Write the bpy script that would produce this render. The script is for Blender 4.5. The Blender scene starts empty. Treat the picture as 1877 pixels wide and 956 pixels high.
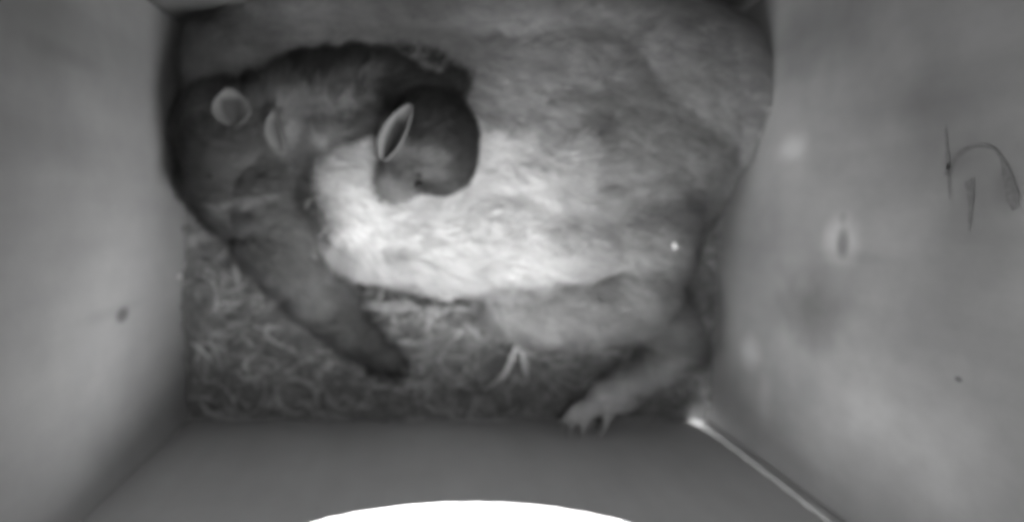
import bpy, bmesh, math, random
import numpy as np
from mathutils import Vector, Matrix

random.seed(4)
rng = np.random.default_rng(7)
scene = bpy.context.scene
COL = scene.collection

# ------------------------------------------------------------------ camera
W, H, F = 1877.0, 956.0, 1316.0           # photograph pixels, focal length in those pixels
CAM_Z = 0.45                               # metres above the nest box floor
cam_data = bpy.data.cameras.new("camera")
cam = bpy.data.objects.new("camera", cam_data)
COL.objects.link(cam)
cam_data.sensor_width = 36.0
cam_data.lens = 36.0 * F / W
cam_data.clip_start = 0.005
cam_data.clip_end = 50.0
ez = Vector((0.129, -0.0737, 1.0)).normalized()
ex = Vector((1.0, -0.029, -0.131)); ex = (ex - ez * ex.dot(ez)).normalized()
ey = ez.cross(ex)
R = Matrix((ex, ey, ez))
cam.matrix_world = Matrix.Translation((0, 0, CAM_Z)) @ R.to_4x4()
scene.camera = cam
cam_data.dof.use_dof = True
cam_data.dof.focus_distance = 0.20
cam_data.dof.aperture_fstop = 6.6

# ------------------------------------------------------------------ world: blown-out daylight outside the box
world = bpy.data.worlds.new("World")
scene.world = world
world.use_nodes = True
bg = world.node_tree.nodes["Background"]
bg.inputs[0].default_value = (1, 1, 1, 1)
DAY = 22.0
bg.inputs[1].default_value = DAY
_nt = world.node_tree                       # bright sky above, dimmer ground below
_tc = _nt.nodes.new("ShaderNodeTexCoord"); _sx = _nt.nodes.new("ShaderNodeSeparateXYZ"); _mr = _nt.nodes.new("ShaderNodeMapRange")
_nt.links.new(_tc.outputs["Generated"], _sx.inputs[0]); _nt.links.new(_sx.outputs[2], _mr.inputs["Value"])
_mr.inputs["From Min"].default_value = 0.05; _mr.inputs["From Max"].default_value = 0.6
_mr.inputs["To Min"].default_value = 0.12; _mr.inputs["To Max"].default_value = 1.0
_nt.links.new(_mr.outputs[0], bg.inputs[0])

# the small infrared lamp beside the camera
def lamp(name, loc, target, power, size, spot=None):
    if spot:
        l = bpy.data.lights.new(name, 'SPOT'); l.spot_size = spot; l.spot_blend = 1.0; l.shadow_soft_size = size
    else:
        l = bpy.data.lights.new(name, 'POINT'); l.shadow_soft_size = size
    l.energy = power
    o = bpy.data.objects.new(name, l); COL.objects.link(o)
    o.location = loc
    o.rotation_euler = (Vector(target) - Vector(loc)).to_track_quat('-Z', 'Y').to_euler()
    return o
IR = 1.25
lamp("infrared_lamp", (0.03, -0.02, 0.47), (0.07, -0.085, 0.0), IR, 0.012, math.radians(124))

scene.view_settings.view_transform = 'Standard'
scene.view_settings.look = 'None'
scene.view_settings.exposure = 0.0
scene.view_settings.gamma = 1.0
scene.render.engine = 'CYCLES'
scene.cycles.use_denoising = True
scene.cycles.filter_width = 3.2
scene.render.filter_size = 2.6
scene.cycles.max_bounces = 8
scene.cycles.diffuse_bounces = 6

# ------------------------------------------------------------------ geometry helpers
O = Vector((0, 0, CAM_Z))
def ray(px, py):
    v = Vector(((px - W / 2) / F, (H / 2 - py) / F, -1.0))
    return R @ v
def P(px, py, z):                          # the point of height z seen at that place
    d = ray(px, py); t = (z - CAM_Z) / d.z
    return O + d * t
def PY(px, py, y):                         # ... on the plane y = const
    d = ray(px, py); return O + d * (y / d.y)
def PX(px, py, x):
    d = ray(px, py); return O + d * (x / d.x)
RN = np.array(R)                           # camera -> world
def project(X):
    c = (X - np.array([0, 0, CAM_Z])) @ RN  # world -> camera (R^T)
    return np.stack([W / 2 - F * c[:, 0] / c[:, 2], H / 2 + F * c[:, 1] / c[:, 2]], 1)

def tag(o, label=None, cat=None, group=None, kind=None):
    if label: o["label"] = label
    if cat: o["category"] = cat
    if group: o["group"] = group
    if kind: o["kind"] = kind
    return o
def empty(name, loc, label, cat, group=None):
    o = bpy.data.objects.new(name, None); COL.objects.link(o); o.location = loc
    o.empty_display_size = 0.01
    return tag(o, label, cat, group)
def link(name, me, mat, parent=None):
    o = bpy.data.objects.new(name, me); COL.objects.link(o)
    if mat is not None and not me.materials: me.materials.append(mat)
    if parent is not None:
        o.parent = parent
        o.location = -Vector(parent.location) if parent.parent is None else Vector((0, 0, 0))
    return o
def from_np(name, V, Fc, smooth=True, tone=None):
    me = bpy.data.meshes.new(name)
    V = np.asarray(V, np.float32); Fc = np.asarray(Fc, np.int32)
    n = Fc.shape[1]
    me.vertices.add(len(V)); me.vertices.foreach_set("co", V.ravel())
    me.loops.add(Fc.size); me.loops.foreach_set("vertex_index", Fc.ravel())
    me.polygons.add(len(Fc))
    me.polygons.foreach_set("loop_start", np.arange(0, Fc.size, n, dtype=np.int32))
    me.polygons.foreach_set("loop_total", np.full(len(Fc), n, np.int32))
    me.polygons.foreach_set("use_smooth", np.full(len(Fc), smooth, bool))
    me.update(calc_edges=True)
    me.validate()
    if tone is not None: set_tone(me, tone)
    return me
def set_tone(me, tone):
    a = me.attributes.new("tone", 'FLOAT', 'POINT')
    a.data.foreach_set("value", np.asarray(tone, np.float32))
def bm_mesh(name, bm, smooth=False):
    me = bpy.data.meshes.new(name); bm.to_mesh(me); bm.free()
    for p in me.polygons: p.use_smooth = smooth
    return me
def snoise(X, s, seed=0, n=5):             # cheap smooth noise, about -1..1
    r = np.random.default_rng(seed); out = np.zeros(len(X))
    for i in range(n):
        k = r.normal(size=3); k /= np.linalg.norm(k); k *= s * r.uniform(0.6, 1.8)
        k2 = r.normal(size=3) * s * 0.6
        out += np.sin(X @ k + r.uniform(0, 6.28) + 1.3 * np.sin(X @ k2 + r.uniform(0, 6.28)))
    return out / n * 1.4

# ------------------------------------------------------------------ materials
def new_mat(name):
    m = bpy.data.materials.new(name); m.use_nodes = True
    nt = m.node_tree; b = nt.nodes["Principled BSDF"]
    b.inputs["Roughness"].default_value = 0.85
    b.inputs["Specular IOR Level"].default_value = 0.15
    return m, nt, b
def mnode(nt, op, a, b=None, c=None):
    n = nt.nodes.new("ShaderNodeMath"); n.operation = op
    for i, v in enumerate((a, b, c)):
        if v is None: continue
        if isinstance(v, (int, float)): n.inputs[i].default_value = v
        else: nt.links.new(v, n.inputs[i])
    return n.outputs[0]
def tone_mat(name, rough=0.8, spec=0.15, noise=0.0, nscale=300, sub=0.0):
    m, nt, b = new_mat(name)
    b.inputs["Roughness"].default_value = rough
    b.inputs["Specular IOR Level"].default_value = spec
    at = nt.nodes.new("ShaderNodeAttribute"); at.attribute_name = "tone"
    v = at.outputs["Fac"]
    if noise:
        tc = nt.nodes.new("ShaderNodeTexCoord"); nz = nt.nodes.new("ShaderNodeTexNoise")
        nz.inputs["Scale"].default_value = nscale; nt.links.new(tc.outputs["Object"], nz.inputs["Vector"])
        f = mnode(nt, 'MULTIPLY_ADD', nz.outputs[0], 2 * noise, 1 - noise)
        v = mnode(nt, 'MULTIPLY', v, f)
    cc = nt.nodes.new("ShaderNodeCombineColor")
    for i in range(3): nt.links.new(v, cc.inputs[i])
    nt.links.new(cc.outputs[0], b.inputs["Base Color"])
    return m
def flat_mat(name, tone, rough=0.7, spec=0.2, noise=0.15, nscale=400):
    m, nt, b = new_mat(name)
    b.inputs["Roughness"].default_value = rough
    b.inputs["Specular IOR Level"].default_value = spec
    tc = nt.nodes.new("ShaderNodeTexCoord"); nz = nt.nodes.new("ShaderNodeTexNoise")
    nz.inputs["Scale"].default_value = nscale; nt.links.new(tc.outputs["Object"], nz.inputs["Vector"])
    v = mnode(nt, 'MULTIPLY_ADD', nz.outputs[0], 2 * noise * tone, tone * (1 - noise))
    cc = nt.nodes.new("ShaderNodeCombineColor")
    for i in range(3): nt.links.new(v, cc.inputs[i])
    nt.links.new(cc.outputs[0], b.inputs["Base Color"])
    return m
def wood_mat(name, base, spots=(), axis='X', blotch=0.18, grain=0.08, bump=0.15):
    """plain board: vertical grain, soft blotches, and marks (knots, stains, chips, painted light and shade) at real places of the board
       spots: (centre, half-width across, half-height along z, delta, softness, ring)"""
    m, nt, b = new_mat(name)
    b.inputs["Roughness"].default_value = 0.75
    tc = nt.nodes.new("ShaderNodeTexCoord"); obj = tc.outputs["Object"]
    def noise(scale, vecscale, detail=3, rough=0.5):
        mp = nt.nodes.new("ShaderNodeMapping"); mp.inputs["Scale"].default_value = vecscale
        nt.links.new(obj, mp.inputs["Vector"])
        n = nt.nodes.new("ShaderNodeTexNoise"); n.inputs["Scale"].default_value = scale
        n.inputs["Detail"].default_value = detail; n.inputs["Roughness"].default_value = rough
        nt.links.new(mp.outputs[0], n.inputs["Vector"]); return n.outputs[0]
    n1 = noise(14, (1, 1, 0.7)); n2 = noise(60, (1, 1, 0.12), 4); n3 = noise(45, (1, 1, 1), 2)
    v = mnode(nt, 'MULTIPLY_ADD', n1, 2 * blotch, 1 - blotch)
    v2 = mnode(nt, 'MULTIPLY_ADD', n2, 2 * grain, 1 - grain)
    v = mnode(nt, 'MULTIPLY', mnode(nt, 'MULTIPLY', v, v2), base)
    n5 = noise(34, (1, 1, 0.8), 4, .6)
    v = mnode(nt, 'MULTIPLY', v, mnode(nt, 'MULTIPLY_ADD', n5, 1.3 * blotch, 1 - .65 * blotch))
    sep = nt.nodes.new("ShaderNodeSeparateXYZ"); nt.links.new(obj, sep.inputs[0])
    ax = sep.outputs[1] if axis == 'X' else sep.outputs[0]; az = sep.outputs[2]
    wob = mnode(nt, 'SUBTRACT', n3, 0.5)
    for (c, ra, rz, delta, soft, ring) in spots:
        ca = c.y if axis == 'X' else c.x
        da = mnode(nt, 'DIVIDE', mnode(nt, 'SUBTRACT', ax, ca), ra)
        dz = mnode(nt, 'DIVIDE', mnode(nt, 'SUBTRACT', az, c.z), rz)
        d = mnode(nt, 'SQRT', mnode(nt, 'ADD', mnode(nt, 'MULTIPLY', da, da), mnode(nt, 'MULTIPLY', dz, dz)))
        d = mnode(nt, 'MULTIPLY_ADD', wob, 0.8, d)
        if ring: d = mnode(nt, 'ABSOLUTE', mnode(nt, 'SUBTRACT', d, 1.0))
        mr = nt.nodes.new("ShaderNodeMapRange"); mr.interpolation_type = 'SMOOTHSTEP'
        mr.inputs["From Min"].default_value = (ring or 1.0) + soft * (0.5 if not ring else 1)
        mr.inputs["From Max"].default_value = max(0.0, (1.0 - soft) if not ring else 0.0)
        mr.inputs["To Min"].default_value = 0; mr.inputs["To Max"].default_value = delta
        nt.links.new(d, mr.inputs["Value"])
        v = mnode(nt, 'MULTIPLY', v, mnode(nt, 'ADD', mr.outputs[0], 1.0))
    cc = nt.nodes.new("ShaderNodeCombineColor")
    for i in range(3): nt.links.new(v, cc.inputs[i])
    nt.links.new(cc.outputs[0], b.inputs["Base Color"])
    bp = nt.nodes.new("ShaderNodeBump"); bp.inputs["Strength"].default_value = bump; bp.inputs["Distance"].default_value = 0.001
    nt.links.new(n2, bp.inputs["Height"]); nt.links.new(bp.outputs[0], b.inputs["Normal"])
    return m

# ------------------------------------------------------------------ the nest box
fl, fr = P(350, 770, 0), P(1290, 766, 0)
XL, XR, YF = fl.x, fr.x, (fl.y + fr.y) / 2
YB = P(335, 60, 0).y
TOP, T = 0.50, 0.018
print("box", XL, XR, YF, YB)
hl, hc, hr = PY(560, 956, YF), PY(845, 921, YF), PY(1130, 956, YF)
print("hole", hl, hc, hr)

box = empty("nest_box", ((XL + XR) / 2, (YF + YB) / 2, -T), "bare timber nest box with a bright round entrance in its front board, seen from inside", "nest box")
def board(name, lo, hi, mat, bevel=0.0015):
    bm = bmesh.new(); bmesh.ops.create_cube(bm, size=1)
    lo, hi = Vector(lo), Vector(hi)
    for v in bm.verts:
        v.co = Vector([(lo[i] + hi[i]) / 2 + v.co[i] * (hi[i] - lo[i]) for i in range(3)])
    if bevel:
        bmesh.ops.bevel(bm, geom=bm.edges[:], offset=bevel, segments=2, affect='EDGES')
    return link(name, bm_mesh(name, bm), mat, box)

def sp(px, py, side, rx, ry, delta, soft=0.6, ring=0):
    """a mark or painted light patch on a side board; rx, ry = half sizes in photo pixels (across the picture = along z)"""
    x = XL if side == 'L' else XR
    c = PX(px, py, x); cz = PX(px + rx, py, x); cy = PX(px, py + ry, x)
    return (c, abs(cy.y - c.y) + 1e-5, abs(cz.z - c.z) + 1e-5, delta, soft, ring)
left_marks = [sp(150, 640, 'L', 190, 150, .10, .95), sp(224, 578, 'L', 13, 15, -0.55, 0.7), sp(205, 572, 'L', 50, 14, -0.12, 0.9),  # first patch paints the lit zone of the board lighter
              sp(90, 250, 'L', 120, 70, -0.12, 0.9), sp(110, 95, 'L', 60, 22, -0.15, 0.9), sp(130, 60, 'L', 190, 100, -0.25, 0.95)]  # last patch paints the dim upper zone darker
right_marks = [sp(1700, 790, 'R', 180, 130, .34, .95), sp(1600, 420, 'R', 80, 60, .12, .95), sp(1540, 442, 'R', 36, 48, 0.5, 0.6), sp(1545, 445, 'R', 13, 30, -0.5, 0.7),  # first patch paints the lit lower zone lighter
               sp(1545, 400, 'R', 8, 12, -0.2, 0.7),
               sp(1490, 560, 'R', 85, 80, -0.45, 0.95), sp(1380, 480, 'R', 150, 250, -0.24, 0.95), sp(1455, 268, 'R', 32, 29, 0.5, 0.7),  # broad second patch: rub stain plus painted dimming beside the body
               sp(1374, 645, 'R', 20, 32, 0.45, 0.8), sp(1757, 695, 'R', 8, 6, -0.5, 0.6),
               sp(1720, 190, 'R', 200, 110, -0.2, 0.95), sp(1790, 400, 'R', 110, 70, -0.10, 0.9), sp(1800, 320, 'R', 75, 75, -.13, .8), sp(1850, 350, 'R', 28, 45, -.2, .9), sp(1752, 295, 'R', 26, 26, -.2, .9), sp(1500, 60, 'R', 110, 110, -.3, .95),  # first and last patches paint the dim upper zone darker
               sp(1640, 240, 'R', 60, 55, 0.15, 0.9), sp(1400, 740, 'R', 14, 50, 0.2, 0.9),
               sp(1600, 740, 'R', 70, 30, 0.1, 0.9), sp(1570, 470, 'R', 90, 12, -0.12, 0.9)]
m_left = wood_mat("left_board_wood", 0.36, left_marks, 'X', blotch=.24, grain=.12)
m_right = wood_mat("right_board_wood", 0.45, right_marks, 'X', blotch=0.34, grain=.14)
m_front = wood_mat("front_board_wood", 0.55, (), 'Y', blotch=0.14, grain=0.09)
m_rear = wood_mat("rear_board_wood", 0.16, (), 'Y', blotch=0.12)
m_floor = wood_mat("floor_board_wood", 0.5, (), 'Y')
m_raw = wood_mat("added_batten_wood", 0.50, (), 'Y', blotch=.05)

GAP = 0.0050                                # warped right-hand joint, daylight shows through it
board("floor_panel", (XL - T, YF - T - .002, -T), (XR + T + .01, YB + T + .05, -0.0005), m_floor)
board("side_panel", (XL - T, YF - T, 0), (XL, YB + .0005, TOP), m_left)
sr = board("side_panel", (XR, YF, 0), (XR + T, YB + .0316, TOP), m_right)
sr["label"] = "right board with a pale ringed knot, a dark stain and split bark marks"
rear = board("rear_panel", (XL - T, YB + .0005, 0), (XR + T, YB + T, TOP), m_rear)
for v in rear.data.vertices: v.co.y += (v.co.x - XL) * 0.10   # the back board stands slightly askew
board("added_batten", (XR - .0016, YF - T - .001, 0.0), (XR + T, YF - .0005, TOP), m_raw)  # batten added to keep the joint's daylight off the right board
board("lid", (XL - T - .002, YF - T - .002, TOP + .0005), (XR + T + .002, YB + T + .05, TOP + T), m_rear)

# front board with the entrance hole
def front_board():
    x0, x1 = XL + 0.0003, XR - GAP * 0.15
    cx = hc.x; s = ((hl.z + hr.z) / 2 - hc.z); c = (hr.x - hl.x) / 2
    b = 0.062; a = c / math.sqrt(1 - ((b - s) / b) ** 2)
    cz = hc.z + b
    print("hole a,b", a, b, cz)
    n = 160
    ang = [2 * math.pi * i / n for i in range(n)]
    inner = []
    for t in ang:
        q = 1 + 0.004 * math.sin(17 * t + 1) * math.sin(5 * t) + 0.0035 * math.sin(41 * t)
        for (nt_, dp, w) in ((-math.pi / 2 + 0.0, 0.010, 0.035), (-math.pi / 2 - 0.38, 0.012, 0.03), (-math.pi / 2 + 0.55, 0.012, 0.04), (-math.pi/2 - .62, .01, .03)):
            dd = (t - nt_ + math.pi) % (2 * math.pi) - math.pi
            q -= dp * math.exp(-(dd / w) ** 2)
        inner.append((cx + a * q * math.cos(t), cz + b * q * math.sin(t)))
    def outer(t):
        dx, dz = math.cos(t) * a, math.sin(t) * b
        k = min(((x1 - cx) / dx if dx > 0 else (x0 - cx) / dx) if abs(dx) > 1e-9 else 1e9,
                ((TOP - cz) / dz if dz > 0 else (0.0003 - cz) / dz) if abs(dz) > 1e-9 else 1e9)
        return (cx + dx * k, cz + dz * k)
    # add the exact corners to the ring of directions
    th = list(ang)
    corners = [(x0, 0.0003), (x1, 0.0003), (x1, TOP), (x0, TOP)]
    bm = bmesh.new()
    rings = {}
    Y0, Y1 = YF, YF - T
    def xr_at(x, z, y):                     # the board is chewed away at its lower right edge
        if x > x1 - 1e-6:
            e = 0.0062 * math.exp(-z / 0.012) + 0.0066
            if y < YF - .001: e = 0.0052 + 0.007 * math.exp(-z / 0.012)
            return x - e + 0.0004 * math.sin(z * 300)
        return x
    outs = []
    for t in th: outs.append(outer(t))
    for cpt in corners:
        i = min(range(n), key=lambda i: (outs[i][0] - cpt[0]) ** 2 + (outs[i][1] - cpt[1]) ** 2)
        outs[i] = cpt
    K = 10
    def ringverts(y, edge=0.0):
        L = []
        for k in range(K + 1):
            f = (k / K) ** 1.0
            row = []
            for i in range(n):
                xi, zi = inner[i]; xo, zo = outs[i]
                if edge: xi += (xi - cx) * 0; 
                xo2 = xr_at(xo, zo, y)
                row.append(bm.verts.new((xi + (xo2 - xi) * f, y, zi + (zo - zi) * f)))
            L.append(row)
        return L
    A = ringverts(Y0); B = ringverts(Y1)
    for k in range(K):
        for i in range(n):
            j = (i + 1) % n
            bm.faces.new((A[k][i], A[k][j], A[k + 1][j], A[k + 1][i]))
            bm.faces.new((B[k][j], B[k][i], B[k + 1][i], B[k + 1][j]))
    for i in range(n):
        j = (i + 1) % n
        bm.faces.new((A[0][j], A[0][i], B[0][i], B[0][j]))
        bm.faces.new((A[K][i], A[K][j], B[K][j], B[K][i]))
    bmesh.ops.recalc_face_normals(bm, faces=bm.faces[:])
    o = link("front_panel", bm_mesh("front_panel", bm), m_front, box)
    o["label"] = "front board pierced by the wide bright entrance hole"
    return o
front_board()

# ------------------------------------------------------------------ nest litter on the floor
def litter_h(x, y):
    X = np.stack([x, y, np.zeros_like(x)], 1)
    h = 0.006 + 0.0025 * snoise(X, 120, 3) + 0.0015 * snoise(X, 330, 4)
    h += 0.011 * np.exp(-((x - (XL + 0.02)) / 0.045) ** 2) * np.clip((y - YF) / 0.06, 0, 1) 
    mc = P(830, 575, .03); h += 0.028 * np.exp(-((x - mc.x) / 0.050) ** 2 - ((y - mc.y) / 0.021) ** 2)
    m2 = P(735, 672, .012); h += 0.007 * np.exp(-((x - m2.x) / 0.020) ** 2 - ((y - m2.y) / 0.012) ** 2)
    h *= np.clip((y - YF) / 0.012, 0.15, 1)
    return np.clip(h, 0.0012, None)
nx, ny = 150, 120
gx, gy = np.meshgrid(np.linspace(XL + .0005, XR - .0005, nx), np.linspace(YF + .0005, YB - .0005, ny), indexing='xy')
gx, gy = gx.ravel(), gy.ravel()
gz = litter_h(gx, gy)
idx = np.arange(nx * ny).reshape(ny, nx)
Fq = np.stack([idx[:-1, :-1], idx[:-1, 1:], idx[1:, 1:], idx[1:, :-1]], -1).reshape(-1, 4)
litV = np.stack([gx, gy, gz], 1)
m_litter = tone_mat("litter", 0.9, 0.1, noise=0.45, nscale=260)
o = link("nest_litter", from_np("nest_litter", litV, Fq, True, np.full(len(litV), 0.20)), m_litter)
tag(o, "dark crumbled wood litter covering the nest box floor", "nest litter", kind="stuff")

def ribbons(Pts, Wd, Nrm, name, tone, taper=(1.0, 1.0, 0.9, 0.25)):
    """Pts (n,k,3) centre lines, Wd (n) widths, Nrm (n,k,3) facing"""
    n, k, _ = Pts.shape
    D = np.gradient(Pts, axis=1)
    S = np.cross(D, Nrm); S /= np.linalg.norm(S, axis=2, keepdims=True) + 1e-12
    tp = np.interp(np.linspace(0, 1, k), np.linspace(0, 1, len(taper)), taper)
    S = S * (Wd[:, None, None] * tp[None, :, None] * 0.5)
    V = np.stack([Pts - S, Pts + S], 2).reshape(n * k * 2, 3)
    base = (np.arange(n) * k * 2)[:, None]
    q = np.array([[2 * i, 2 * i + 1, 2 * i + 3, 2 * i + 2] for i in range(k - 1)])
    Fc = (base[:, :, None] + q[None]).reshape(-1, 4)
    return from_np(name, V, Fc, True, np.repeat(tone, k * 2))

def straw_field():
    n = 4200; k = 9
    x = rng.uniform(XL + .004, XR - .004, n); y = YF + .003 + (YB - YF - .01) * rng.beta(1.0, 1.5, n)
    L = rng.gamma(3.0, 0.0055, n) + 0.006
    a0 = np.where(rng.random(n) < 0.55, rng.normal(0, .45, n), rng.uniform(0, 6.28, n))
    cur = rng.normal(0, 1.3, n)
    s = np.linspace(0, 1, k)
    ang = a0[:, None] + cur[:, None] * s[None] + 0.35 * np.sin(6 * s[None] + rng.uniform(0, 6, n)[:, None])
    dx = np.cos(ang) * L[:, None] / k; dy = np.sin(ang) * L[:, None] / k
    X = x[:, None] + np.cumsum(dx, 1); Y = y[:, None] + np.cumsum(dy, 1)
    X = np.clip(X, XL + .001, XR - .001); Y = np.clip(Y, YF + .001, YB - .001)
    Z = litter_h(X.ravel(), Y.ravel()).reshape(n, k) + 0.0006 + rng.uniform(0, .005, n)[:, None] * (0.4 + np.sin(s * 3.14)[None])
    Pts = np.stack([X, Y, Z], 2)
    up = np.zeros_like(Pts); up[..., 2] = 1; up += rng.normal(0, .45, (n, 1, 3))
    tone = rng.choice([0.15, 0.24, 0.36, 0.5], n, p=[.35, .35, .22, .08])
    return ribbons(Pts, rng.uniform(.0005, .0016, n), up, "dry_grass", tone, (.5, 1, 1, .3))
m_straw = tone_mat("dry_grass", 0.7, 0.25, noise=0.2, nscale=500)
o = link("dry_grass", straw_field(), m_straw)
tag(o, "tangled dry grass and bark strips lining the nest around the possum", "nest lining", kind="stuff")

def blade(name, pts, w, tone, label):
    """one grass blade through photo points with heights"""
    C = np.array([P(*p) for p in pts]); t = np.linspace(0, 1, len(C)); tt = np.linspace(0, 1, 14)
    Q = np.stack([np.interp(tt, t, C[:, i]) for i in range(3)], 1)
    for _ in range(2): Q[1:-1] = (Q[:-2] + 2 * Q[1:-1] + Q[2:]) / 4
    up = np.tile([0.15, -.1, 1.0], (14, 1))
    top = Q + [0, 0, .0004]
    me = ribbons(Q[None], np.array([w]), up[None], name, np.array([tone]), (.35, 1, .9, .2))
    ob = link(name, me, m_straw)
    sm = ob.modifiers.new("thick", 'SOLIDIFY'); sm.thickness = 0.0004
    return tag(ob, label, "grass blade", "pale grass blades on the nest")
blade("grass_blade", [(972, 598, .045), (945, 640, .040), (925, 690, .028), (885, 717, .014)], .0030, .40, "long pale grass blade curving down from below the belly to the nest front")
blade("grass_blade", [(948, 620, .041), (962, 655, .034), (966, 702, .022)], .0038, .36, "short broad grass blade hanging straight down, forked off the long pale one")
blade("grass_blade", [(972, 598, .045), (990, 594, .046), (1012, 597, .046)], .0018, .36, "thin straw tip lying level at the top of the forked pale blades")
blade("grass_blade", [(952, 640, .038), (972, 650, .036), (986, 652, .033)], .0018, .34, "tiny side twig pointing right from the forked pale blades")
blade("grass_blade", [(660, 553, .030), (700, 556, .032), (790, 560, .030)], .0014, .36, "thin level straw lying along the lower edge of the white belly")
blade("grass_blade", [(835, 575, .034), (870, 560, .036), (905, 550, .036)], .0014, .36, "thin tilted straw just under the white belly, right of the level one")
blade("grass_blade", [(362, 690, .012), (358, 665, .02), (366, 640, .022)], .0022, .35, "small pale upright blade against the left board at the nest corner")
blade("grass_blade", [(428, 470, .03), (432, 500, .03), (440, 535, .026)], .0030, .25, "grass blade standing beside the dark foreleg near the left board")
blade("grass_blade", [(1284, 735, .006), (1286, 712, .012), (1287, 688, .02)], .0014, .35, "thin straw upright in the right front corner above the daylight gap")
blade("grass_blade", [(660, 562, .036), (720, 566, .040), (800, 563, .042)], .0018, .34, "longest level straw just below the white belly beside the dark foreleg")
blade("grass_blade", [(790, 560, .042), (785, 590, .042), (786, 612, .038)], .0018, .34, "short upright straw in the middle of the bedding below the belly")
blade("grass_blade", [(850, 590, .042), (868, 606, .040), (884, 625, .036)], .0018, .36, "short straw slanting down to the right below the white belly")
blade("grass_blade", [(640, 700, .012), (720, 712, .012), (800, 703, .014)], .0028, .36, "long level pale straw in front of the dark forepaw")
blade("grass_blade", [(500, 705, .012), (540, 690, .013), (585, 712, .012), (580, 735, .012)], .0030, .34, "curled flat straw lying left of the forepaw near the nest front")
blade("grass_blade", [(365, 735, .01), (385, 760, .008), (430, 768, .006)], .0026, .36, "curved straw tucked into the left front corner of the nest")
blade("grass_blade", [(960, 665, .02), (1005, 655, .022), (1012, 668, .02)], .0014, .3, "hooked thin straw right of the forked pale blades")

# ------------------------------------------------------------------ soft bodies: union of blobs -> one continuous skin
def skin(name, blobs, voxel, smooth_it, factor=0.6):
    """blobs: (centre, (rx,ry,rz), rotation about z in degrees, tilt)"""
    bm = bmesh.new()
    for (c, r, az, tl) in blobs:
        M = Matrix.Translation(c) @ Matrix.Rotation(math.radians(az), 4, 'Z') @ Matrix.Rotation(math.radians(tl), 4, 'Y') @ Matrix.Diagonal((*r, 1))
        bmesh.ops.create_icosphere(bm, subdivisions=4 if max(r) > .02 else 2, radius=1, matrix=M)
    me = bpy.data.meshes.new("tmp"); bm.to_mesh(me); bm.free()
    o = bpy.data.objects.new("tmp", me); COL.objects.link(o)
    rm = o.modifiers.new("r", 'REMESH'); rm.mode = 'VOXEL'; rm.voxel_size = voxel
    s = o.modifiers.new("s", 'SMOOTH'); s.factor = factor; s.iterations = smooth_it
    dg = bpy.context.evaluated_depsgraph_get(); dg.update()
    out = bpy.data.meshes.new_from_object(o.evaluated_get(dg)); out.name = name
    bpy.data.objects.remove(o); bpy.data.meshes.remove(me)
    for p in out.polygons: p.use_smooth = True
    return out
def blob(px, py, z, rx, ry, rz, az=0, tl=0):          # rx, ry in photo pixels at that height
    k = (CAM_Z - z) / F
    return (P(px, py, z), (rx * k, ry * k, rz), -az, tl)
def chain(pts, step=0.45):                             # pts: (px, py, z, radius px)
    out = []
    Q = [(P(a, b, z), r * (CAM_Z - z) / F) for a, b, z, r in pts]
    for (a, ra), (b, rb) in zip(Q[:-1], Q[1:]):
        n = max(2, int((b - a).length / (min(ra, rb) * step)))
        for i in range(n + 1):
            t = i / n; r = ra + (rb - ra) * t
            out.append((a.lerp(b, t), (r, r, r), 0, 0))
    return out

def patch_tone(V, base, patches):
    """pelage: soft-edged coat patches, some with painted light and shade, in sequence. patch: (px, py, rx, ry, angle, tone, softness)"""
    p = project(V); w1 = snoise(V, 90, 11) * 0.14 + snoise(V, 260, 12) * 0.10
    t = np.full(len(V), base, float)
    for (cx, cy, rx, ry, az, tn, soft) in patches:
        c, s = math.cos(math.radians(az)), math.sin(math.radians(az))
        dx, dy = p[:, 0] - cx, p[:, 1] - cy
        u = (dx * c + dy * s) / rx; v = (-dx * s + dy * c) / ry
        d = np.sqrt(u * u + v * v) + w1
        m = np.clip((1 + soft / 2 - d) / soft, 0, 1); m = m * m * (3 - 2 * m)
        t = t * (1 - m) + tn * m
    A = V * np.array([26, 150, 60]); st = snoise(A, 1.0, 51, 7) + 0.6 * snoise(V * np.array([70, 330, 150]), 1.0, 52, 7)
    amp = 0.17 - 0.09 * np.clip((t - .35) / .2, 0, 1) + 0.42 * np.clip((.16 - t) / .1, 0, 1)
    return t * np.clip(1 + amp * st, .35, 2.0)

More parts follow.
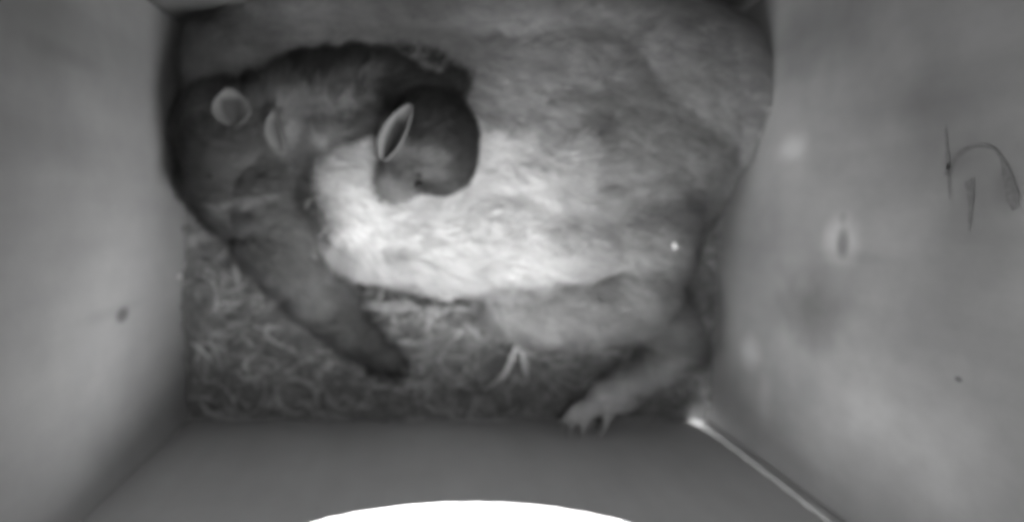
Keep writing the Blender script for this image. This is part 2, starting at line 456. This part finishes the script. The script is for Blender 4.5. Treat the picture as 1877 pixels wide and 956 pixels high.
def fur(name, me, n, length, width, flow, tonef, parent, mat, lift=0.35, jitter=0.35, seed=1, clump=0.5, k=5, keep=None):
    r = np.random.default_rng(seed)
    me.calc_loop_triangles()
    nv = len(me.vertices); V = np.empty(nv * 3); me.vertices.foreach_get("co", V); V = V.reshape(-1, 3)
    N = np.empty(nv * 3); me.vertices.foreach_get("normal", N); N = N.reshape(-1, 3)
    nt_ = len(me.loop_triangles); Tt = np.empty(nt_ * 3, np.int32); me.loop_triangles.foreach_get("vertices", Tt); Tt = Tt.reshape(-1, 3)
    A = np.linalg.norm(np.cross(V[Tt[:, 1]] - V[Tt[:, 0]], V[Tt[:, 2]] - V[Tt[:, 0]]), axis=1)
    A = A * (N[Tt[:, 0], 2] > -0.35)
    f = r.choice(nt_, n, p=A / A.sum())
    b = r.dirichlet((1, 1, 1), n)
    X = (V[Tt[f]] * b[..., None]).sum(1); Nn = (N[Tt[f]] * b[..., None]).sum(1)
    Nn /= np.linalg.norm(Nn, axis=1, keepdims=True)
    if keep is not None:
        m = keep(X, r); X, Nn = X[m], Nn[m]
    n = len(X)
    D = flow(X)
    D = D + clump * np.stack([snoise(X, 230, 21), snoise(X, 230, 22), snoise(X, 230, 23)], 1) + jitter * r.normal(size=(n, 3))
    D -= Nn * (D * Nn).sum(1, keepdims=True); D /= np.linalg.norm(D, axis=1, keepdims=True) + 1e-9
    Lf = length(X) * r.uniform(.6, 1.15, n)
    lf = lift * (0.6 + 0.6 * r.random(n) + 0.5 * snoise(X, 300, 31))
    s = np.linspace(0, 1, k)[None, :, None]
    Pts = X[:, None] + (D[:, None] * s + Nn[:, None] * (lf[:, None, None] * (s - 0.55 * s ** 2))) * Lf[:, None, None]
    Pts[..., 2] -= 0.12 * Lf[:, None] * (s[..., 0] ** 2)
    tone = tonef(X) * r.uniform(.75, 1.25, n) * (1 + 0.16 * snoise(X, 420, 41))
    tone = np.clip(tone, 0.01, 0.9)
    rm = ribbons(Pts, r.uniform(.6, 1.3, n) * width, np.repeat(Nn[:, None], k, 1) + 0.25 * r.normal(size=(n, 1, 3)), name, tone)
    return link(name, rm, mat, parent)
m_fur = tone_mat("fur", 0.65, 0.25)
m_skin = tone_mat("hide", 0.9, 0.1)

# ------------------------------------------------------------------ adult possum
adult = empty("possum", P(850, 350, 0), "large adult possum with white belly curled on its back, filling the nest box", "possum")
B = [blob(840, 268, .045, 390, 262, .042), blob(1035, 262, .045, 322, 268, .044), blob(780, 150, .040, 420, 150, .034),
     blob(1140, 380, .045, 145, 230, .040), blob(1235, 215, .038, 165, 135, .034), blob(870, 395, .050, 250, 140, .036),
     blob(1060, 545, .050, 190, 92, .032, -3), blob(1135, 520, .050, 105, 100, .032), blob(1010, 440, .050, 200, 110, .036), blob(970, 500, .046, 130, 78, .028), blob(930, 60, .042, 500, 105, .036), blob(1190, 160, .045, 235, 165, .038), blob(520, 110, .034, 170, 85, .026),
     blob(650, 330, .055, 120, 120, .028, 0), blob(760, 450, .042, 130, 70, .030, 0)]
# head, turned down towards the lower left
B += [blob(425, 250, .052, 88, 95, .028), blob(405, 320, .048, 66, 80, .023), blob(520, 230, .045, 110, 100, .032)]
B += chain([(405, 330, .050, 52), (410, 380, .048, 40), (428, 415, .046, 27)])
# dark foreleg running down into the nest
B += chain([(500, 340, .045, 92), (515, 430, .045, 80), (565, 520, .040, 56), (632, 597, .030, 38), (695, 650, .019, 22)])
B += chain([(695, 650, .018, 18), (748, 684, .011, 6)]) + chain([(690, 650, .018, 17), (722, 694, .010, 6)]) + chain([(684, 645, .018, 17), (688, 686, .010, 6)])
# hind leg and foot resting on the front board
B += chain([(1210, 570, .034, 58), (1250, 638, .030, 38), (1188, 677, .031, 29), (1130, 712, .034, 27), (1095, 738, .036, 23)])
B += [blob(1135, 733, .035, 36, 24, .009, -20)]
toes = [[(1095, 735, .038, 13), (1055, 745, .041, 8), (1030, 772, .037, 6.5)], [(1092, 742, .038, 12), (1058, 764, .041, 8), (1041, 792, .036, 6)],
        [(1095, 748, .038, 12), (1072, 775, .041, 8), (1063, 804, .035, 6)], [(1115, 750, .036, 13), (1112, 776, .040, 8), (1098, 798, .036, 7)],
        [(1135, 745, .036, 14), (1122, 770, .038, 8), (1106, 786, .036, 6.5)]]
for t in toes[:4]: B += chain(t)
adult_me = skin("body", B, 0.0017, 9)
def nv(me):
    a = np.empty(len(me.vertices) * 3); me.vertices.foreach_get("co", a); return a.reshape(-1, 3)
ADULT_PATCH = [
    (900, 60, 520, 110, 0, 0.36, .5), (1060, 180, 300, 110, 5, 0.36, .8), (1250, 330, 220, 230, 0, 0.27, .5), (1330, 60, 160, 110, 25, .33, .9), (400, 110, 120, 60, 0, .24, .6),
    (940, 260, 130, 110, 0, 0.40, .7),
    (800, 400, 255, 165, 6, 0.60, .7), (645, 335, 105, 90, 35, 0.60, .45), (890, 488, 130, 62, 8, .50, .8), (760, 500, 160, 45, 5, .40, 1.0),
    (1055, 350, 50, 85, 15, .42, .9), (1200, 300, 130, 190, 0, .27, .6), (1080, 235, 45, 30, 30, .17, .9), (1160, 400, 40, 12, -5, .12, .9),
    (1100, 620, 240, 125, -3, 0.17, 1.5), (1215, 520, 60, 80, 0, .30, .7),  # first patch paints the thigh's fade into shade
    (1410, 200, 60, 170, 5, .40, .9), (440, 290, 130, 160, 0, 0.082, .4), (500, 440, 95, 130, -25, 0.10, .4), (600, 560, 150, 62, 48, 0.10, .3), (700, 650, 90, 60, 40, .06, .5),  # first patch is paler to offset shading at the body's edge
    (520, 230, 45, 70, -10, .20, .8), (590, 215, 100, 35, -42, .18, .8), (440, 375, 75, 16, -8, .20, .9), (450, 420, 70, 14, -14, .18, .9), (540, 400, 50, 50, 0, .11, .9), (425, 195, 45, 35, 0, .12, .6),
    (512, 330, 40, 70, -20, .10, .5), (620, 480, 22, 75, -24, .28, .7),
    (1100, 632, 130, 18, 0, .16, .8), (1180, 700, 130, 42, -28, .32, .5), (1130, 740, 42, 30, 0, .46, .6), (1065, 775, 60, 45, 0, .42, .5), (1275, 560, 42, 190, 0, .10, .8), (1255, 400, 60, 50, 0, .12, .9), (1215, 560, 60, 90, 0, .17, .9), (930, 299, 75, 4, 3, .16, 1), (1040, 180, 70, 7, 2, .2, 1), (1000, 268, 40, 12, -5, .22, 1), (900, 215, 60, 10, 12, .24, 1)]  # includes painted shade: under the thigh, beside the right board, in a fold
adult_tone = lambda V: patch_tone(V, 0.2, ADULT_PATCH)
set_tone(adult_me, adult_tone(nv(adult_me)) * 0.8)
body = link("body", adult_me, m_skin, adult)
def adult_flow(X):
    p = project(X); D = np.zeros_like(X)
    D[:, 0] = 1; D[:, 1] = -0.12
    # legs and head: along the limb
    a = np.exp(-(((p[:, 0] - 570) / 130) ** 2 + ((p[:, 1] - 520) / 170) ** 2))[:, None]
    D = D * (1 - a) + a * np.array([.55, -.85, 0])
    h = np.exp(-(((p[:, 0] - 420) / 100) ** 2 + ((p[:, 1] - 300) / 140) ** 2))[:, None]
    D = D * (1 - h) + h * np.array([.9, .3, 0])
    f = np.exp(-(((p[:, 0] - 1130) / 110) ** 2 + ((p[:, 1] - 720) / 70) ** 2))[:, None]
    D = D * (1 - f) + f * np.array([-.8, -.5, 0])
    return D
def adult_len(X):
    p = project(X)
    foot = np.clip(1 - np.exp(-(((p[:, 0] - 1090) / 110) ** 2 + ((p[:, 1] - 770) / 60) ** 2)) * 1.1, .1, 1)
    head = 1 - .35 * np.exp(-(((p[:, 0] - 415) / 90) ** 2 + ((p[:, 1] - 300) / 140) ** 2))
    return 0.0135 * foot * head
def adult_keep(X, r):
    p = project(X)                         # the pale hair starts behind the foreleg
    return ~((adult_tone(X) > .16) & (p[:, 0] < 580) & (p[:, 1] > 290) & (p[:, 1] < 500))
fur("fur", adult_me, 150000, adult_len, .00042, adult_flow, adult_tone, body, m_fur, lift=.52, clump=.5, keep=adult_keep)

m_ear = tone_mat("ear_skin", 0.75, 0.2, noise=.15, nscale=600)
def ear(base, tip, width, cup, parent, rim, inside, up=(0, 0, 1), name="ear", e0=.5):
    """cupped leaf-shaped ear, open towards up"""
    base, tip, up = Vector(base), Vector(tip), Vector(up).normalized()
    ax = tip - base; L = ax.length; ax.normalize()
    side = ax.cross(up).normalized(); n = side.cross(ax).normalized()
    nu, nv_ = 18, 17; V = []; T_ = []
    for i in range(nu):
        u = i / (nu - 1); w = width * (math.sin(math.pi * (0.04 + 0.94 * u)) ** 0.7) 
        for j in range(nv_):
            v = -1 + 2 * j / (nv_ - 1)
            th = v * 1.25
            V.append(base + ax * (u * L) + side * (w * math.sin(th)) + n * (cup * (1 - math.cos(th)) * 1.4 * math.sin(math.pi * min(1, u * .8 + .15)) + 0.1 * cup * u))
            e = max(abs(v), (u - .45) / .55 * 1.05 if u > .45 else 0)
            k = min(1, max(0, (e - e0) / .3)); T_.append(inside + (rim - inside) * k)
    idx = np.arange(nu * nv_).reshape(nu, nv_)
    Fc = np.stack([idx[:-1, :-1], idx[:-1, 1:], idx[1:, 1:], idx[1:, :-1]], -1).reshape(-1, 4)
    ob = link(name, from_np(name, V, Fc, True, T_), m_ear, parent)
    sm = ob.modifiers.new("t", 'SOLIDIFY'); sm.thickness = 0.0011; sm.offset = 0
    sb = ob.modifiers.new("s", 'SUBSURF'); sb.levels = 1; sb.render_levels = 1
    return ob
ear(P(430, 226, .080), P(422, 160, .086), .0092, .006, body, .125, .04, up=(.1, -.35, .9), e0=.38)
ear(P(522, 280, .074), P(505, 200, .086), .0060, .005, body, .12, .08, up=(-.5, -.1, .8))

def eye(px, py, z, r, parent, name="eye"):
    bm = bmesh.new(); bmesh.ops.create_uvsphere(bm, u_segments=16, v_segments=10, radius=r, matrix=Matrix.Translation(P(px, py, z)))
    return link(name, bm_mesh(name, bm, True), m_eye, parent)
m_eye = flat_mat("dark_eye", 0.02, 0.6, 0.2)
m_nose = flat_mat("nose_skin", 0.10, 0.4, 0.4)
m_claw = flat_mat("claw", 0.30, 0.4, 0.4)
eye(386, 320, .0715, .0026, body)
bm = bmesh.new(); bmesh.ops.create_uvsphere(bm, u_segments=14, v_segments=8, radius=1, matrix=Matrix.Translation(P(432, 432, .050)) @ Matrix.Diagonal((.0042, .003, .003, 1)))
link("nose", bm_mesh("nose", bm, True), m_nose, body)

def claw(p0, p1, r, parent):
    a, b = P(*p0), P(*p1); bm = bmesh.new()
    d = b - a; M = Matrix.Translation((a + b) / 2) @ d.to_track_quat('Z', 'Y').to_matrix().to_4x4()
    bmesh.ops.create_cone(bm, segments=8, radius1=r, radius2=r * .15, depth=d.length, matrix=M, cap_ends=True)
    return link("claw", bm_mesh("claw", bm, True), m_claw, parent)
for a, b in (((1031, 770, .038), (1022, 781, .036)), ((1042, 791, .037), (1038, 803, .034)), ((1063, 803, .036), (1062, 815, .033))):
    claw(a, b, .0012, body)

# ------------------------------------------------------------------ young possum lying on the belly
young = empty("possum", P(700, 200, .085), "small dark young possum with one pale-rimmed ear, asleep on the adult's white belly", "possum")
Y = [blob(785, 258, .098, 80, 82, .025), blob(800, 275, .096, 66, 76, .023)]
Y += chain([(770, 285, .103, 48), (742, 318, .101, 38), (724, 335, .099, 29), (711, 350, .097, 19)])
Y += chain([(780, 225, .088, 70), (720, 180, .080, 62), (640, 165, .074, 66), (560, 170, .066, 62), (490, 190, .060, 48)])
Y += chain([(820, 170, .083, 30), (842, 158, .080, 20), (790, 135, .073, 36), (700, 125, .070, 42), (580, 140, .062, 40)])
Y += chain([(690, 215, .086, 22), (640, 240, .084, 15), (595, 262, .082, 10)])
young_me = skin("body", Y, 0.0013, 8)
YOUNG_PATCH = [(560, 190, 90, 16, -30, .13, .9), (480, 200, 40, 40, 0, .12, .8), (700, 150, 60, 10, 0, .10, .9), (740, 170, 70, 9, -10, .09, .9), (740, 320, 60, 50, -30, .13, .8), (784, 292, 26, 10, 14, .15, .9), (800, 330, 22, 10, 40, .10, .9), (715, 320, 12, 26, 10, .07, .9), (766, 342, 26, 16, 10, .05, .6), (712, 350, 22, 18, 0, .20, .8),
               (745, 306, 24, 10, -20, .06, .8), (700, 275, 35, 40, 20, .22, .8),
               (640, 175, 62, 11, -42, .22, .8), (610, 240, 60, 14, -38, .24, .8), (505, 235, 30, 60, -10, .17, .9), (530, 160, 30, 12, -30, .11, .8), (870, 185, 40, 12, 10, .2, .8)]
young_tone = lambda V: patch_tone(V, 0.052, YOUNG_PATCH)
set_tone(young_me, young_tone(nv(young_me)))
yb = link("body", young_me, m_skin, young)
def young_flow(X):
    p = project(X); D = np.tile([.75, .55, 0.], (len(X), 1))
    h = np.exp(-(((p[:, 0] - 790) / 90) ** 2 + ((p[:, 1] - 280) / 90) ** 2))[:, None]
    return D * (1 - h) + h * np.array([.6, .8, 0])
def young_len(X):
    p = project(X); h = np.exp(-(((p[:, 0] - 775) / 100) ** 2 + ((p[:, 1] - 285) / 95) ** 2))
    return .0125 * (1 - .55 * h)
fur("fur", young_me, 50000, young_len, .00034, young_flow, young_tone, yb, m_fur, lift=.5, seed=5, clump=.75)
ear(P(704, 292, .121), P(755, 190, .132), 0.0056, .005, yb, .19, .04, up=(-.25, .1, 1), e0=.4)
eye(768, 338, .1165, .0022, yb)
bm = bmesh.new(); bmesh.ops.create_uvsphere(bm, u_segments=14, v_segments=8, radius=1, matrix=Matrix.Translation(P(708, 357, .1)) @ Matrix.Diagonal((.0028, .0022, .002, 1)))
link("nose", bm_mesh("nose", bm, True), m_nose, yb)
def whisker(pts, parent):
    C = np.array([P(*p) for p in pts]); t = np.linspace(0, 1, len(C)); tt = np.linspace(0, 1, 10)
    Q = np.stack([np.interp(tt, t, C[:, i]) for i in range(3)], 1)
    o = link("whisker", ribbons(Q[None], np.array([.0006]), np.tile([0, 0, 1.], (1, 10, 1)), "whisker", np.array([.08]), (1, 1, .8, .3)), m_ear, parent)

# ------------------------------------------------------------------ split bark marks on the right board
def crack(pts, w, name="crack"):
    """a sunken split of the board's surface: a dark strip lying in the board, at its real place"""
    C = np.array([PX(a, b, XR - .0004) for a, b in pts]); t = np.linspace(0, 1, len(C)); tt = np.linspace(0, 1, 26)
    Q = np.stack([np.interp(tt, t, C[:, i]) for i in range(3)], 1)
    for _ in range(3): Q[1:-1] = (Q[:-2] + 2 * Q[1:-1] + Q[2:]) / 4
    wd = np.interp(tt, np.linspace(0, 1, len(w)), w) * (1 + .15 * np.sin(tt * 17))
    me = ribbons(Q[None], np.array([1.0]), np.tile([-1., 0, 0], (1, 26, 1)), name, np.array([.27]), wd * .95)
    return link(name, me, m_crack, box)
m_crack = tone_mat("crack_shadow", .95, .0, noise=.3, nscale=500)
crack([(1733, 235), (1738, 300), (1741, 365)], (.0006, .0022, .0004))
crack([(1736, 322), (1742, 302), (1756, 284), (1772, 272), (1790, 267), (1808, 267), (1824, 273)], (.0030, .0032, .0028, .0018, .0012, .0010, .0008))
crack([(1776, 330), (1780, 365), (1776, 425)], (.0042, .0028, .0004))
crack([(1822, 271), (1834, 286), (1842, 306), (1848, 332), (1855, 358), (1861, 384)], (.0007, .0012, .0026, .0046, .0050, .0030))

# tiny bright flecks
def fleck(c, r, label):
    bm = bmesh.new(); bmesh.ops.create_icosphere(bm, subdivisions=2, radius=1, matrix=Matrix.Translation(c) @ Matrix.Rotation(.5, 4, 'Z') @ Matrix.Diagonal((r[0], r[1], r[2], 1)))
    for v in bm.verts: v.co += Vector((random.uniform(-1, 1), random.uniform(-1, 1), random.uniform(-1, 1))) * min(r) * .15
    o = link("small_fleck", bm_mesh("small_fleck", bm, True), m_fleck); return tag(o, label, "fleck")
m_fleck = flat_mat("pale_fleck", .85, .4, .4)
fleck(PX(326, 507, XL) + Vector((.0008, 0, 0)), (.0012, .0014, .0014), "tiny bright fleck stuck to the left board")
fleck(P(1237, 450, .092), (.0011, .0020, .0009), "small bright fleck between the adult's flank and the right board")
